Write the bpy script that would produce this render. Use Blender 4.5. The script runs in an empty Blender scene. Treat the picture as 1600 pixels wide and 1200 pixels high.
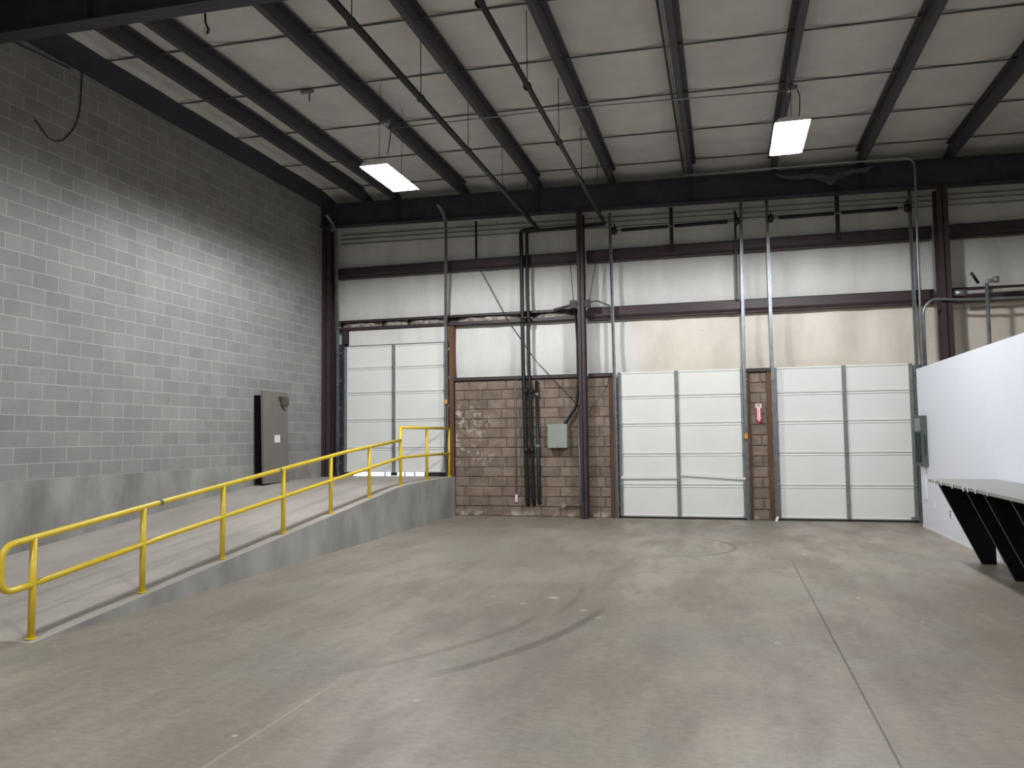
import bpy, bmesh, math, random
from mathutils import Vector, Matrix
random.seed(7)
S = bpy.context.scene
COL = S.collection
V = Vector

# ------------------------------------------------------------------ materials
def nt(name):
    m = bpy.data.materials.new(name)
    m.use_nodes = True
    t = m.node_tree
    return m, t, t.nodes, t.links, t.nodes['Principled BSDF']

def mixc(t, fac, a, b, mode='MIX'):
    n = t.nodes.new('ShaderNodeMix'); n.data_type = 'RGBA'; n.blend_type = mode
    for s, v in ((n.inputs[0], fac), (n.inputs[6], a), (n.inputs[7], b)):
        if hasattr(v, 'node'): t.links.new(v, s)
        elif isinstance(v, (int, float)): s.default_value = v
        else: s.default_value = (*v, 1)
    return n.outputs[2]

def math_(t, op, a, b=None, c=None):
    n = t.nodes.new('ShaderNodeMath'); n.operation = op
    for i, v in enumerate((a, b, c)):
        if v is None: continue
        if hasattr(v, 'node'): t.links.new(v, n.inputs[i])
        else: n.inputs[i].default_value = v
    return n.outputs[0]

def ramp(t, v, lo, hi, a=0.0, b=1.0):
    n = t.nodes.new('ShaderNodeMapRange'); n.interpolation_type = 'SMOOTHSTEP'
    t.links.new(v, n.inputs[0])
    for i, x in enumerate((lo, hi, a, b)): n.inputs[1 + i].default_value = x
    return n.outputs[0]

def coords(t, scale=(1, 1, 1), loc=(0, 0, 0)):
    tc = t.nodes.new('ShaderNodeTexCoord')
    mp = t.nodes.new('ShaderNodeMapping')
    mp.inputs['Scale'].default_value = scale; mp.inputs['Location'].default_value = loc
    t.links.new(tc.outputs['Object'], mp.inputs[0])
    return mp.outputs[0]

def noise(t, co, scale, detail=4, rough=.55, dist=0):
    n = t.nodes.new('ShaderNodeTexNoise')
    n.inputs['Scale'].default_value = scale; n.inputs['Detail'].default_value = detail
    n.inputs['Roughness'].default_value = rough; n.inputs['Distortion'].default_value = dist
    t.links.new(co, n.inputs['Vector'])
    return n.outputs[0]

def bump(t, p, h, strength=.3, dist=.01):
    n = t.nodes.new('ShaderNodeBump'); n.inputs['Strength'].default_value = strength
    n.inputs['Distance'].default_value = dist
    t.links.new(h, n.inputs['Height']); t.links.new(n.outputs[0], p.inputs['Normal'])

def sepxyz(t, co):
    n = t.nodes.new('ShaderNodeSeparateXYZ'); t.links.new(co, n.inputs[0]); return n.outputs

def simple(name, c, rough=.6, metal=0, var=.15, scale=6, c2=None, stretch=(1, 1, 1), spec=.5):
    m, t, N, L, p = nt(name)
    co = coords(t, stretch)
    f = ramp(t, noise(t, co, scale, 5), .3, .7)
    d = c2 or tuple(x * (1 - var) for x in c)
    L.new(mixc(t, f, c, d), p.inputs['Base Color'])
    p.inputs['Roughness'].default_value = rough; p.inputs['Metallic'].default_value = metal
    p.inputs['Specular IOR Level'].default_value = spec
    return m

M = {}
M['steel'] = simple('maroon_primer_steel', (.052, .028, .032), .5, 0, .3, 3, (.036, .024, .029))
M['steel_roof'] = simple('dark_violet_primer_steel', (.058, .048, .060), .55, 0, .3, 3, (.044, .040, .054))
M['steel_dark'] = simple('dark_primer_steel', (.042, .042, .064), .6, 0, .3, 3)
M['galv'] = simple('galvanised_steel', (.27, .285, .30), .42, .7, .3, 9, (.19, .20, .215))
M['galv_dull'] = simple('dull_galvanised', (.26, .28, .29), .5, .5, .3, 7)
M['black_pipe'] = simple('black_iron_pipe', (.016, .017, .019), .45, .2, .3, 8)
M['black'] = simple('black_paint', (.003, .0035, .007), .6, 0, .3, 4, spec=.2)
M['dark_void'] = simple('gap_fill_black', (.004, .004, .005), .8, spec=.1)
M['yellow'] = simple('yellow_rail_paint', (.80, .60, .035), .35, 0, .12, 9, (.74, .52, .04))
M['jamb'] = simple('rusty_brown_jamb', (.15, .068, .030), .7, 0, .3, 3, (.10, .045, .022), (1, 1, .3))
M['stile'] = simple('grey_door_stile', (.24, .25, .25), .5, .3, .2, 6)
M['ebox'] = simple('grey_green_enamel', (.30, .335, .30), .45, 0, .06, 3)
M['slab'] = simple('taupe_door_skin', (.175, .16, .14), .5, 0, .1, 3)
M['slab_hw'] = simple('brown_closer_metal', (.10, .085, .055), .5, .3)
M['white_plastic'] = simple('white_plastic', (.75, .75, .75), .4, 0, .05)
M['paper'] = simple('white_paper', (.8, .8, .8), .7, 0, .1)
M['red'] = simple('sign_red', (.42, .03, .06), .5, 0, .1)
M['orange'] = simple('orange_sticker', (.75, .30, .04), .5, 0, .1)
M['gyp'] = simple('painted_partition', (.76, .785, .85), .55, 0, .03, .8)
M['trimwhite'] = simple('white_trim', (.78, .77, .74), .5, 0, .05)
M['laminate'] = simple('grey_laminate', (.30, .295, .285), .45, 0, .1, 2)
M['strap'] = simple('grey_seam_strap', (.10, .10, .105), .6, 0, .2)
M['rubber'] = simple('black_rubber', (.02, .02, .02), .7)
M['cab'] = simple('grey_cabinet', (.10, .112, .115), .7, 0, .1, spec=.2)
M['cab_green'] = simple('dark_green_glass', (.025, .055, .043), .8, 0, .4, 6, spec=.15)
M['cab_window'] = simple('cabinet_window', (.25, .27, .262), .6, 0, .1, spec=.2)
M['fixture'] = simple('white_fixture_enamel', (.8, .8, .8), .4, 0, .03)
M['wire'] = simple('dark_wire', (.03, .03, .035), .6)
M['conduit'] = simple('emt_conduit', (.36, .37, .39), .4, .7, .2, 5)
M['sheet'] = simple('dusty_plastic_sheet', (.075, .072, .085), .6, 0, .4, 5)
M['siding'] = simple('exterior_concrete', (.75, .76, .78), .8)

def lamp_mat(strength):
    m = bpy.data.materials.new('lit_lamp_lens'); m.use_nodes = True
    t = m.node_tree; t.nodes.clear()
    e = t.nodes.new('ShaderNodeEmission'); o = t.nodes.new('ShaderNodeOutputMaterial')
    e.inputs[0].default_value = (.95, .975, 1, 1); e.inputs[1].default_value = strength
    t.links.new(e.outputs[0], o.inputs[0])
    return m
M['lamp'] = lamp_mat(LAMP := 90)

def block_grey():
    m, t, N, L, p = nt('grey_concrete_block')
    tc = N.new('ShaderNodeTexCoord')
    x, y, z = sepxyz(t, tc.outputs['Object'])
    cb = N.new('ShaderNodeCombineXYZ')
    L.new(math_(t, 'SUBTRACT', y, 8.22), cb.inputs[0]); L.new(math_(t, 'SUBTRACT', z, 1.155), cb.inputs[1])
    b = N.new('ShaderNodeTexBrick'); b.offset = .5; b.offset_frequency = 2
    L.new(cb.outputs[0], b.inputs['Vector'])
    b.inputs['Scale'].default_value = 1; b.inputs['Mortar Size'].default_value = .005
    b.inputs['Mortar Smooth'].default_value = .15; b.inputs['Brick Width'].default_value = .4064
    b.inputs['Row Height'].default_value = .2032
    b.inputs['Color1'].default_value = (.26, .252, .244, 1); b.inputs['Color2'].default_value = (.325, .316, .306, 1)
    b.inputs['Mortar'].default_value = (.56, .55, .53, 1)
    co = coords(t)
    n1 = ramp(t, noise(t, co, 1.3, 5), .3, .75)
    n2 = noise(t, co, 24, 6, .7)
    c = mixc(t, .3, b.outputs[0], mixc(t, n1, (.20, .198, .196), (.36, .355, .345)))
    c = mixc(t, .35, c, mixc(t, n2, (.5, .5, .5), (1, 1, 1)), 'MULTIPLY')
    # bare poured concrete below the first course
    cs = coords(t, (1, 1, .45))
    k = mixc(t, ramp(t, noise(t, cs, 1.7, 6, .55), .3, .72), (.19, .186, .176), (.36, .358, .342))
    k = mixc(t, ramp(t, noise(t, co, .9, 3), .45, .7, 0, .5), k, (.22, .225, .19))
    base = math_(t, 'LESS_THAN', z, 1.155)
    L.new(mixc(t, base, c, k), p.inputs['Base Color'])
    p.inputs['Roughness'].default_value = .85
    h = math_(t, 'ADD', math_(t, 'MULTIPLY', b.outputs['Fac'], math_(t, 'SUBTRACT', 1.0, base)), math_(t, 'MULTIPLY', n2, .3))
    bump(t, p, h, .25, .006)
    return m
M['block_grey'] = block_grey()

def block_brown():
    m, t, N, L, p = nt('brown_split_face_block')
    at = N.new('ShaderNodeVertexColor'); at.layer_name = 'tint'
    co = coords(t)
    n = ramp(t, noise(t, co, 5, 6, .65), .3, .7)
    c = mixc(t, n, (.205, .155, .118), (.31, .24, .185))
    c = mixc(t, .55, c, at.outputs[0], 'MULTIPLY')
    x, y, z = sepxyz(t, co)
    # pale scuffed patches by the left jamb and along the foot
    left = math_(t, 'MULTIPLY', ramp(t, x, -4.1, -5.3), math_(t, 'MULTIPLY', ramp(t, z, .9, 1.3), ramp(t, z, 2.5, 2.1)))
    sc = math_(t, 'MULTIPLY', ramp(t, noise(t, coords(t, (1.1, 1, 1)), 7.5, 3, .5, 1.2), .55, .61), left)
    foot = math_(t, 'MULTIPLY', ramp(t, z, .16, .04), ramp(t, noise(t, co, 3.5, 4), .5, .62))
    c = mixc(t, math_(t, 'MULTIPLY', math_(t, 'MAXIMUM', sc, foot), .7), c, (.58, .52, .47))
    L.new(c, p.inputs['Base Color'])
    p.inputs['Roughness'].default_value = .85
    bump(t, p, noise(t, co, 30, 5, .7), .35, .01)
    return m
M['block_brown'] = block_brown()
M['mortar'] = simple('brown_mortar', (.17, .13, .105), .9, 0, .3, 12)

def vinyl(name, c, d, beige):
    m, t, N, L, p = nt(name)
    co = coords(t)
    x, y, z = sepxyz(t, co)
    n = ramp(t, noise(t, coords(t, (1, 1, .35)), 2.2, 5), .3, .75)
    col = mixc(t, n, c, d)
    if beige:   # yellowed facing above the two floor level doors
        w = math_(t, 'MULTIPLY', ramp(t, x, -2.0, -1.4), ramp(t, z, 4.12, 4.05))
        st = mixc(t, ramp(t, noise(t, coords(t, (1, 1, .5), (3, 0, 0)), 1.6, 5), .35, .7), (.78, .71, .60), (.62, .55, .45))
        col = mixc(t, math_(t, 'MULTIPLY', w, .75), col, st)
        tuft = ramp(t, noise(t, coords(t, (1, 1, 1), (0, 0, 5)), 9, 5, .7, 1), .66, .72)
        col = mixc(t, math_(t, 'MULTIPLY', tuft, .35), col, (.18, .17, .15))
    L.new(col, p.inputs['Base Color'])
    p.inputs['Roughness'].default_value = .5
    bump(t, p, noise(t, coords(t, (1, 1, .3)), 6, 4, .5, .8), .25, .03)
    return m
M['vinyl'] = vinyl('white_vinyl_insulation', (.74, .74, .71), (.64, .63, .60), True)
M['ceil'] = vinyl('roof_insulation_facing', (.67, .66, .635), (.58, .57, .55), False)
M['door'] = simple('white_door_skin', (.80, .805, .775), .42, 0, .05, 1.5)

def floor_mat(name='sealed_concrete', joints=True):
    m, t, N, L, p = nt(name)
    co = coords(t)
    x, y, z = sepxyz(t, co)
    a = ramp(t, noise(t, co, .42, 5, .6), .35, .68)
    b = ramp(t, noise(t, coords(t, (1.4, .45, 1), (7, 2, 0)), 1.1, 6, .6), .36, .68)
    g = ramp(t, noise(t, coords(t, (1, 1, 1), (20, 4, 0)), .7, 5, .6), .48, .72)
    fine = noise(t, coords(t, (.55, 1.3, 1)), 19, 9, .8)
    c = mixc(t, a, (.315, .272, .222), (.43, .378, .312))
    c = mixc(t, math_(t, 'MULTIPLY', b, .7), c, (.235, .198, .163))
    c = mixc(t, math_(t, 'MULTIPLY', g, .55), c, (.285, .29, .235))
    c = mixc(t, .75, c, mixc(t, ramp(t, fine, .3, .7), (.62, .61, .60), (1, 1, 1)), 'MULTIPLY')
    if joints:
        # worn streaks along the driving direction
        st = ramp(t, noise(t, coords(t, (2.6, .16, 1), (3, 9, 0)), 1.0, 4), .55, .75)
        c = mixc(t, math_(t, 'MULTIPLY', st, .42), c, (.19, .162, .135))
        def ring(cx, cy, r, w, ax, ay, lim, s):
            dx = math_(t, 'SUBTRACT', x, cx); dy = math_(t, 'SUBTRACT', y, cy)
            d = math_(t, 'SQRT', math_(t, 'ADD', math_(t, 'MULTIPLY', dx, dx), math_(t, 'MULTIPLY', dy, dy)))
            e = math_(t, 'ABSOLUTE', math_(t, 'SUBTRACT', d, r))
            mk = ramp(t, e, w, w * .35)
            qx = math_(t, 'SUBTRACT', x, ax); qy = math_(t, 'SUBTRACT', y, ay)
            q = math_(t, 'SQRT', math_(t, 'ADD', math_(t, 'MULTIPLY', qx, qx), math_(t, 'MULTIPLY', qy, qy)))
            return math_(t, 'MULTIPLY', math_(t, 'MULTIPLY', mk, ramp(t, q, lim, lim * .6)), math_(t, 'MULTIPLY', ramp(t, fine, .3, .6), s))
        rings = [ring(-5.9, 7.9, 4.75, .07, -1.4, 6.3, 1.5, .8), ring(-5.9, 7.9, 4.30, .06, -1.9, 6.0, 1.3, .5),
                 ring(-5.9, 7.9, 4.42, .05, -1.6, 7.9, .9, .35),
                 ring(-.95, 11.9, 1.05, .035, -.2, 11.8, 1.5, .9), ring(-.9, 11.3, 1.7, .06, -.6, 9.7, 1.0, .3)]
        tot = rings[0]
        for r_ in rings[1:]: tot = math_(t, 'MAXIMUM', tot, r_)
        c = mixc(t, tot, c, (.10, .085, .07))
        def line(v, at_, w): return ramp(t, math_(t, 'ABSOLUTE', math_(t, 'SUBTRACT', v, at_)), w, w * .5)
        j = math_(t, 'MULTIPLY', line(x, .785, .009), ramp(t, y, 11.5, 10.2))
        c = mixc(t, math_(t, 'MULTIPLY', j, .9), c, (.09, .075, .06))
        j2 = math_(t, 'MULTIPLY', line(x, -2.56, .012), ramp(t, y, 5.2, 4.6))
        c = mixc(t, math_(t, 'MULTIPLY', j2, .4), c, (.45, .43, .38))
        # pale paint and plaster specks
        tot = None
        for sx, sy, r in [(-1.71, 7.93, .07), (-1.14, 7.16, .035), (-.15, 12.47, .05), (1.23, 8.54, .03), (-1.32, 7.42, .04), (-1.95, 7.6, .03),
                          (.98, 11.43, .04), (2.05, 12.79, .05), (-2.34, 7.86, .03), (-1.9, 4.7, .02), (-2.66, 3.92, .02), (.3, 12.2, .04), (.35, 6.6, .03), (1.6, 7.6, .02)]:
            dx = math_(t, 'SUBTRACT', x, sx); dy = math_(t, 'SUBTRACT', y, sy)
            d = math_(t, 'SQRT', math_(t, 'ADD', math_(t, 'MULTIPLY', dx, dx), math_(t, 'MULTIPLY', dy, dy)))
            d = math_(t, 'ADD', d, math_(t, 'MULTIPLY', math_(t, 'SUBTRACT', fine, .5), .06))
            mk = ramp(t, d, r, r * .6)
            tot = mk if tot is None else math_(t, 'MAXIMUM', tot, mk)
        c = mixc(t, math_(t, 'MULTIPLY', tot, .6), c, (.62, .57, .5))
    L.new(c, p.inputs['Base Color'])
    L.new(ramp(t, b, 0, 1, .42, .62), p.inputs['Roughness'])
    p.inputs['Specular IOR Level'].default_value = .4
    bump(t, p, fine, .08, .004)
    return m
M['floor'] = floor_mat()

def ramp_top():
    m, t, N, L, p = nt('ramp_concrete')
    co = coords(t)
    a = ramp(t, noise(t, coords(t, (1, .35, 1)), 1.3, 6, .6), .35, .7)
    c = mixc(t, a, (.42, .385, .34), (.55, .505, .45))
    fine = noise(t, co, 22, 8, .75)
    c = mixc(t, .45, c, mixc(t, fine, (.55, .55, .55), (1, 1, 1)), 'MULTIPLY')
    L.new(c, p.inputs['Base Color']); p.inputs['Roughness'].default_value = .7
    bump(t, p, fine, .1, .004)
    return m
M['ramp_top'] = ramp_top()
M['ramp_side'] = simple('formed_concrete', (.44, .44, .42), .8, 0, .3, 1.9, (.29, .29, .28), (1, 1, .5))

# ------------------------------------------------------------------ mesh builder
class MB:
    def __init__(self): self.b = bmesh.new(); self.mi = 0
    def quad(self, *ps):
        f = self.b.faces.new([self.b.verts.new(p) for p in ps]); f.material_index = self.mi; return f
    def box(self, x0, x1, y0, y1, z0, z1):
        p = [V((x, y, z)) for x in (x0, x1) for y in (y0, y1) for z in (z0, z1)]
        return self.hexa(p)
    def hexa(self, p):
        v = [self.b.verts.new(q) for q in p]
        for f in ((0, 1, 3, 2), (4, 6, 7, 5), (0, 4, 5, 1), (2, 3, 7, 6), (0, 2, 6, 4), (1, 5, 7, 3)):
            self.b.faces.new([v[i] for i in f]).material_index = self.mi
        return v
    def bar(self, a, b, w, h, up=(0, 0, 1)):
        a, b = V(a), V(b); d = (b - a).normalized(); s = d.cross(V(up)).normalized(); u = s.cross(d)
        s *= w / 2; u *= h / 2
        self.hexa([e + i * s + j * u for e in (a, b) for i in (-1, 1) for j in (-1, 1)])
    def prism(self, prof, axis, a, b):
        """prof: list of 2-D points; axis 'x','y','z' is the extrusion axis"""
        def P(q, e): return {'x': (e, *q), 'y': (q[0], e, q[1]), 'z': (*q, e)}[axis]
        A = [self.b.verts.new(P(q, a)) for q in prof]; B = [self.b.verts.new(P(q, b)) for q in prof]
        n = len(prof)
        fs = [self.b.faces.new(A), self.b.faces.new(B[::-1])]
        for i in range(n): fs.append(self.b.faces.new([A[i], B[i], B[(i + 1) % n], A[(i + 1) % n]]))
        for f in fs: f.material_index = self.mi
        return fs
    def tube(self, pts, r, n=10, bend=0, caps=True):
        pts = [V(p) for p in pts]
        if bend:
            q = [pts[0]]
            for i in range(1, len(pts) - 1):
                a, c, e = pts[i - 1], pts[i], pts[i + 1]
                k = min(bend, (a - c).length * .49, (e - c).length * .49)
                s = c + (a - c).normalized() * k; f = c + (e - c).normalized() * k
                for j in range(6):
                    u = j / 5
                    q.append((1 - u) ** 2 * s + 2 * u * (1 - u) * c + u * u * f)
            pts = q + [pts[-1]]
        rings = []; prev = None
        for i, p in enumerate(pts):
            d = (pts[min(i + 1, len(pts) - 1)] - pts[max(i - 1, 0)]).normalized()
            if prev is None: prev = d.orthogonal().normalized()
            s = (prev - d * prev.dot(d)).normalized(); prev = s; u = d.cross(s)
            rings.append([self.b.verts.new(p + r * (math.cos(2 * math.pi * k / n) * s + math.sin(2 * math.pi * k / n) * u)) for k in range(n)])
        for A, B in zip(rings, rings[1:]):
            for k in range(n):
                f = self.b.faces.new([A[k], A[(k + 1) % n], B[(k + 1) % n], B[k]]); f.smooth = True; f.material_index = self.mi
        if caps:
            self.b.faces.new(rings[0][::-1]).material_index = self.mi; self.b.faces.new(rings[-1]).material_index = self.mi
    def build(self, name, mat, parent=None, bevel=0):
        if bevel:
            es = [e for e in self.b.edges if len(e.link_faces) == 2 and e.calc_face_angle(0) > .5]
            bmesh.ops.bevel(self.b, geom=es, offset=bevel, segments=2, affect='EDGES', clamp_overlap=True)
        bmesh.ops.recalc_face_normals(self.b, faces=self.b.faces)
        me = bpy.data.meshes.new(name); self.b.to_mesh(me); self.b.free()
        for mm in (mat if isinstance(mat, (list, tuple)) else [mat]): me.materials.append(mm)
        o = bpy.data.objects.new(name, me); COL.objects.link(o)
        if parent is not None:
            o.parent = parent
            o.matrix_parent_inverse = Matrix.Translation(parent.location).inverted()
        return o

def tag(o, label, cat, group=None):
    o['label'] = label; o['category'] = cat
    if group: o['group'] = group
    return o
def thing(name, label, cat, loc, group=None):
    o = bpy.data.objects.new(name, None); o.location = loc; o.empty_display_size = .1; COL.objects.link(o)
    return tag(o, label, cat, group)
def struct(o): o['kind'] = 'structure'; return o
def one(fn, name, mat, parent=None, bevel=0):
    m = MB(); fn(m); return m.build(name, mat, parent, bevel)

SL = .0195                       # roof falls gently to the right
def roof(z0, x): return z0 - SL * x
Z_RAFT, Z_PURL, Z_CEIL = 6.085, 6.60, 6.82
XL, XP, YB = -8.45, 3.25, 15.95  # left block wall, partition, back insulation
XR, YF = 9.0, -9.0
RY = 15.45

# ------------------------------------------------------------------ setting
struct(one(lambda m: m.box(XL - .3, XR + .3, YF - .3, 16.3, -.2, 0), 'floor', M['floor']))
struct(one(lambda m: m.box(XL - .25, XL, YF - .3, 16.3, 0, 7.3), 'wall_left', M['block_grey']))
struct(one(lambda m: m.box(XR, XR + .25, YF - .3, 16.3, 0, 7.3), 'wall_right', M['vinyl']))
struct(one(lambda m: m.box(XL, XR, YF - .25, YF, 0, 7.3), 'wall_front', M['vinyl']))

def ceiling():
    m = MB()
    px = [-8.45, -8.12, -7.4, -6.6, -5.08, -3.53, -2.02, -.5, 1.03, 2.56, 4.08, 5.6, 7.13, 9.0]
    sy = [-9, -7.6, -6.08, -4.55, -3.03, -1.5, .03, 1.55, 3.07, 4.6, 6.2, 7.4, 8.95, 10.45, 11.98, 13.5, 15.0, 16.2]
    xs = []; ys = []
    for a, b in zip(px, px[1:]): xs += [(a + (b - a) * k / 6, math.sin(math.pi * k / 6)) for k in range(6)]
    xs.append((px[-1], 0))
    for a, b in zip(sy, sy[1:]): ys += [(a + (b - a) * k / 5, math.sin(math.pi * k / 5)) for k in range(5)]
    ys.append((sy[-1], 0))
    def z(x, fx, y, fy):
        d = .03 - .055 * fx ** .6 + .035 * (1 - fy) ** 3 * 0 - .012 * (1 - fy)
        if y > 15: d -= .20 * max(0, (y - 15.0) / 1.0) ** 1.5      # facing sags where it meets the end wall
        return roof(Z_CEIL, x) + d + .03
    g = [[m.b.verts.new((x, y, z(x, fx, y, fy))) for y, fy in ys] for x, fx in xs]
    for i in range(len(xs) - 1):
        for j in range(len(ys) - 1):
            m.b.faces.new([g[i][j], g[i][j + 1], g[i + 1][j + 1], g[i + 1][j]]).smooth = True
    # roof deck above
    m.hexa([V((x, y, roof(Z_CEIL + dz, x))) for x in (XL - .3, XR + .3) for y in (YF - .3, 16.3) for dz in (.16, .3)])
    return struct(m.build('ceiling', M['ceil']))
ceiling()

def wall_back():
    m = MB()
    zs_g = [2.83, 4.10, 5.28, 6.9]                       # girt lines tuck the facing back
    seams = [-8.45, -7.0, -5.9, -4.67, -3.45, -2.2, -1.05, .2, 1.4, 2.6, 3.8, 5.0, 6.2, 7.5, 9.0]
    xs = []; zs = []
    for a, b in zip(seams, seams[1:]): xs += [(a + (b - a) * k / 8, math.sin(math.pi * k / 8)) for k in range(8)]
    xs.append((seams[-1], 0))
    zz = [0, .80, .90, 2.83, 4.10, 5.28, 7.15]
    for a, b in zip(zz, zz[1:]):
        n = 1 if b < 1 else 8
        zs += [(a + (b - a) * k / n, math.sin(math.pi * k / n)) for k in range(n)]
    zs.append((zz[-1], 0))
    def y(x, fx, z, fz):
        if z < 1: return YB
        return YB - .075 * fz ** .5 * (.45 + .55 * fx ** .5) - .006 * math.sin(x * 9 + z * 2)
    g = [[m.b.verts.new((x, y(x, fx, z, fz), z)) for z, fz in zs] for x, fx in xs]
    for i in range(len(xs) - 1):
        for j in range(len(zs) - 1):
            x0, x1, z0, z1 = xs[i][0], xs[i + 1][0], zs[j][0], zs[j + 1][0]
            if x0 > -8.02 and x1 < -5.6 and z0 > .79 and z1 < .91: continue      # slot under the raised dock door
            m.b.faces.new([g[i][j], g[i + 1][j], g[i + 1][j + 1], g[i][j + 1]]).smooth = True
    return struct(m.build('wall_back', M['vinyl']))
wall_back()

def masonry(name, x0, x1, zt, shift):
    """brown split-face block: one mortar bed and every block bevelled and slightly out of line"""
    m = MB(); lay = m.b.loops.layers.color.new('tint')
    m.mi = 1; m.box(x0, x1, 15.748, YB - .003, 0, zt)
    m.mi = 0
    rows = round(zt / .2032)
    h = zt / rows
    for r in range(rows):
        x = x0 - (.2032 if (r + shift) % 2 else .4064) * .5
        z0 = r * h + .004; z1 = (r + 1) * h - .004
        while x < x1:
            a, b = max(x, x0) + .004, min(x + .4064, x1) - .004
            x += .4064
            if b - a < .03: continue
            if r == 0 : y = 15.737
            else: y = 15.725 + random.uniform(-.006, .008)
            k = .018; c = random.uniform(.72, 1.0)
            back = [(a, 15.75, z0), (b, 15.75, z0), (b, 15.75, z1), (a, 15.75, z1)]
            mid = [(q[0], y + .014, q[2]) for q in back]
            fr = [(a + k, y + random.uniform(-.006, .006), z0 + k), (b - k, y + random.uniform(-.006, .006), z0 + k),
                  (b - k, y + random.uniform(-.006, .006), z1 - k), (a + k, y + random.uniform(-.006, .006), z1 - k)]
            R = [[m.b.verts.new(q) for q in s] for s in (back, mid, fr)]
            fs = [m.b.faces.new(R[2])]
            for A, B in zip(R, R[1:]):
                for i in range(4): fs.append(m.b.faces.new([A[i], A[(i + 1) % 4], B[(i + 1) % 4], B[i]]))
            for f in fs:
                f.material_index = 0
                for l in f.loops: l[lay] = (c, c * random.uniform(.97, 1.0), c, 1)
    return struct(m.build(name, [M['block_brown'], M['mortar']]))
masonry('wall_back_brown_masonry', -5.47, -2.20, 2.80, 0)
masonry('wall_back_masonry_pier', .48, .80, 2.80, 1)

# partition
struct(one(lambda m: m.box(XP, XP + .14, 1.2, 15.06, 0, 2.72), 'wall_right_partition', M['gyp']))
struct(one(lambda m: m.box(XP - .006, XP, 1.2, 15.06, 0, .035), 'baseboard_right', M['trimwhite']))

# ground outside the raised dock door, seen through the slot under it
struct(one(lambda m: m.box(-9, -5, 16.0, 22, .5, .79), 'floor_outside', M['siding']))

# jambs and cap angles
def jamb(n, x0, x1, z0, z1): struct(one(lambda m: m.box(x0, x1, 15.70, YB, z0, z1), f'trim_{n}', M['jamb'], bevel=.004))
jamb(1, -5.585, -5.485, .0, 3.98)
jamb(2, -2.19, -2.095, 0, 2.86)
jamb(3, .395, .475, 0, 2.80)
jamb(4, .80, .885, 0, 2.80)
def cap(n, x0, x1):
    def f(m):
        m.box(x0, x1, 15.69, 15.70, 2.80, 2.875); m.box(x0, x1, 15.69, YB, 2.865, 2.875); m.box(x0, x1, 15.69, YB, 2.80, 2.81)
    struct(one(f, f'trim_{n}', M['steel']))
cap(5, -5.48, -2.78); cap(6, -2.62, -2.09); cap(7, .39, .89)

# ------------------------------------------------------------------ doors
def door(n, x0, x1, bounds, xs):
    root = bpy.data.objects.new(f'door_{n}', None); root.location = ((x0 + x1) / 2, 15.76, bounds[0]); COL.objects.link(root); struct(root)
    for a, b in zip(bounds, bounds[1:]):
        def f(m):
            # each section: pan with a raised lip top and bottom
            m.prism([(15.80, a + .004), (15.745, a + .004), (15.735, a + .03), (15.752, a + .045), (15.752, b - .045), (15.735, b - .03), (15.745, b - .004), (15.80, b - .004)], 'x', x0, x1)
        one(f, 'section', M['door'], root)
    def c(m):
        for x, w in ((xs, .065), (x0 + .03, .06), (x1 - .03, .06)):
            m.box(x - w / 2, x + w / 2, 15.722, 15.755, bounds[0], bounds[-1])
    for x, w in ((xs, .07), (x0 + .03, .06), (x1 - .03, .06)):
        one(lambda m: [m.box(x - w / 2, x + w / 2, 15.722, 15.75, a + .006, b - .006) for a, b in zip(bounds, bounds[1:])], 'stile', M['stile'], root, .004)
    for z in bounds[1:-1]:
        for x in (x0 + .03, xs, x1 - .03):
            one(lambda m: (m.box(x - .032, x + .032, 15.712, 15.722, z - .06, z + .06), m.tube([(x - .035, 15.712, z), (x + .035, 15.712, z)], .011, 8)), 'hinge', M['galv_dull'], root)
    return root
D1 = [.895, 1.41, 2.02, 2.61, 3.15, 3.64]
D2 = [.035, .645, 1.25, 1.84, 2.385, 2.885]
d1 = door(1, -8.025, -5.65, D1, -6.86)
d2 = door(2, -2.03, .375, D2, -.885)
d3 = door(3, .925, 3.33, D2, 2.165)
for d, x0, x1, z in ((d2, -2.03, .375, .0), (d3, .925, 3.33, .0)):
    one(lambda m: m.box(x0, x1, 15.74, 15.79, z + .002, z + .036), 'bottom_seal', M['rubber'], d)
one(lambda m: (m.box(-6.16, -5.65, 15.74, 15.79, .81, .896), m.box(-6.93, -6.80, 15.745, 15.785, .825, .896)), 'bottom_seal', M['rubber'], d1)
one(lambda m: [m.box(x, x + .012, 15.745, 15.785, .815, .896) for x in (-7.47, -7.08, -6.62, -6.40)], 'seal_fin', M['cab'], d1)
one(lambda m: m.box(-5.76, -5.66, 15.69, 15.722, 1.27, 1.31), 'lock_handle', M['galv_dull'], d1)
one(lambda m: m.box(3.20, 3.33, 15.70, 15.722, .04, .10), 'corner_bracket', M['galv_dull'], d3)
one(lambda m: m.box(.30, .39, 15.70, 15.722, .035, .075), 'corner_bracket', M['galv_dull'], d2)
# bracing struts across the fourth section of the middle door, one bent
one(lambda m: m.bar((-2.0, 15.725, .80), (-.92, 15.725, .805), .03, .055), 'strut', M['door'], d2, .006)
one(lambda m: m.bar((-.85, 15.725, .86), (.36, 15.725, .78), .03, .05), 'bent_strut', M['door'], d2, .006)
# header panel above the left dock door
struct(one(lambda m: m.box(-7.93, -5.60, 15.77, YB, 3.66, 3.99), 'trim_8', M['vinyl']))
struct(one(lambda m: m.box(-8.06, -7.95, 15.72, YB, 3.70, 3.99), 'trim_9', M['steel']))
struct(one(lambda m: m.box(-8.235, -8.03, 15.765, YB, .82, 3.70), 'trim_10', M['steel_dark']))
struct(one(lambda m: m.box(3.335, 3.75, 15.765, YB, 0, 2.85), 'trim_11', M['stile']))

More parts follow.
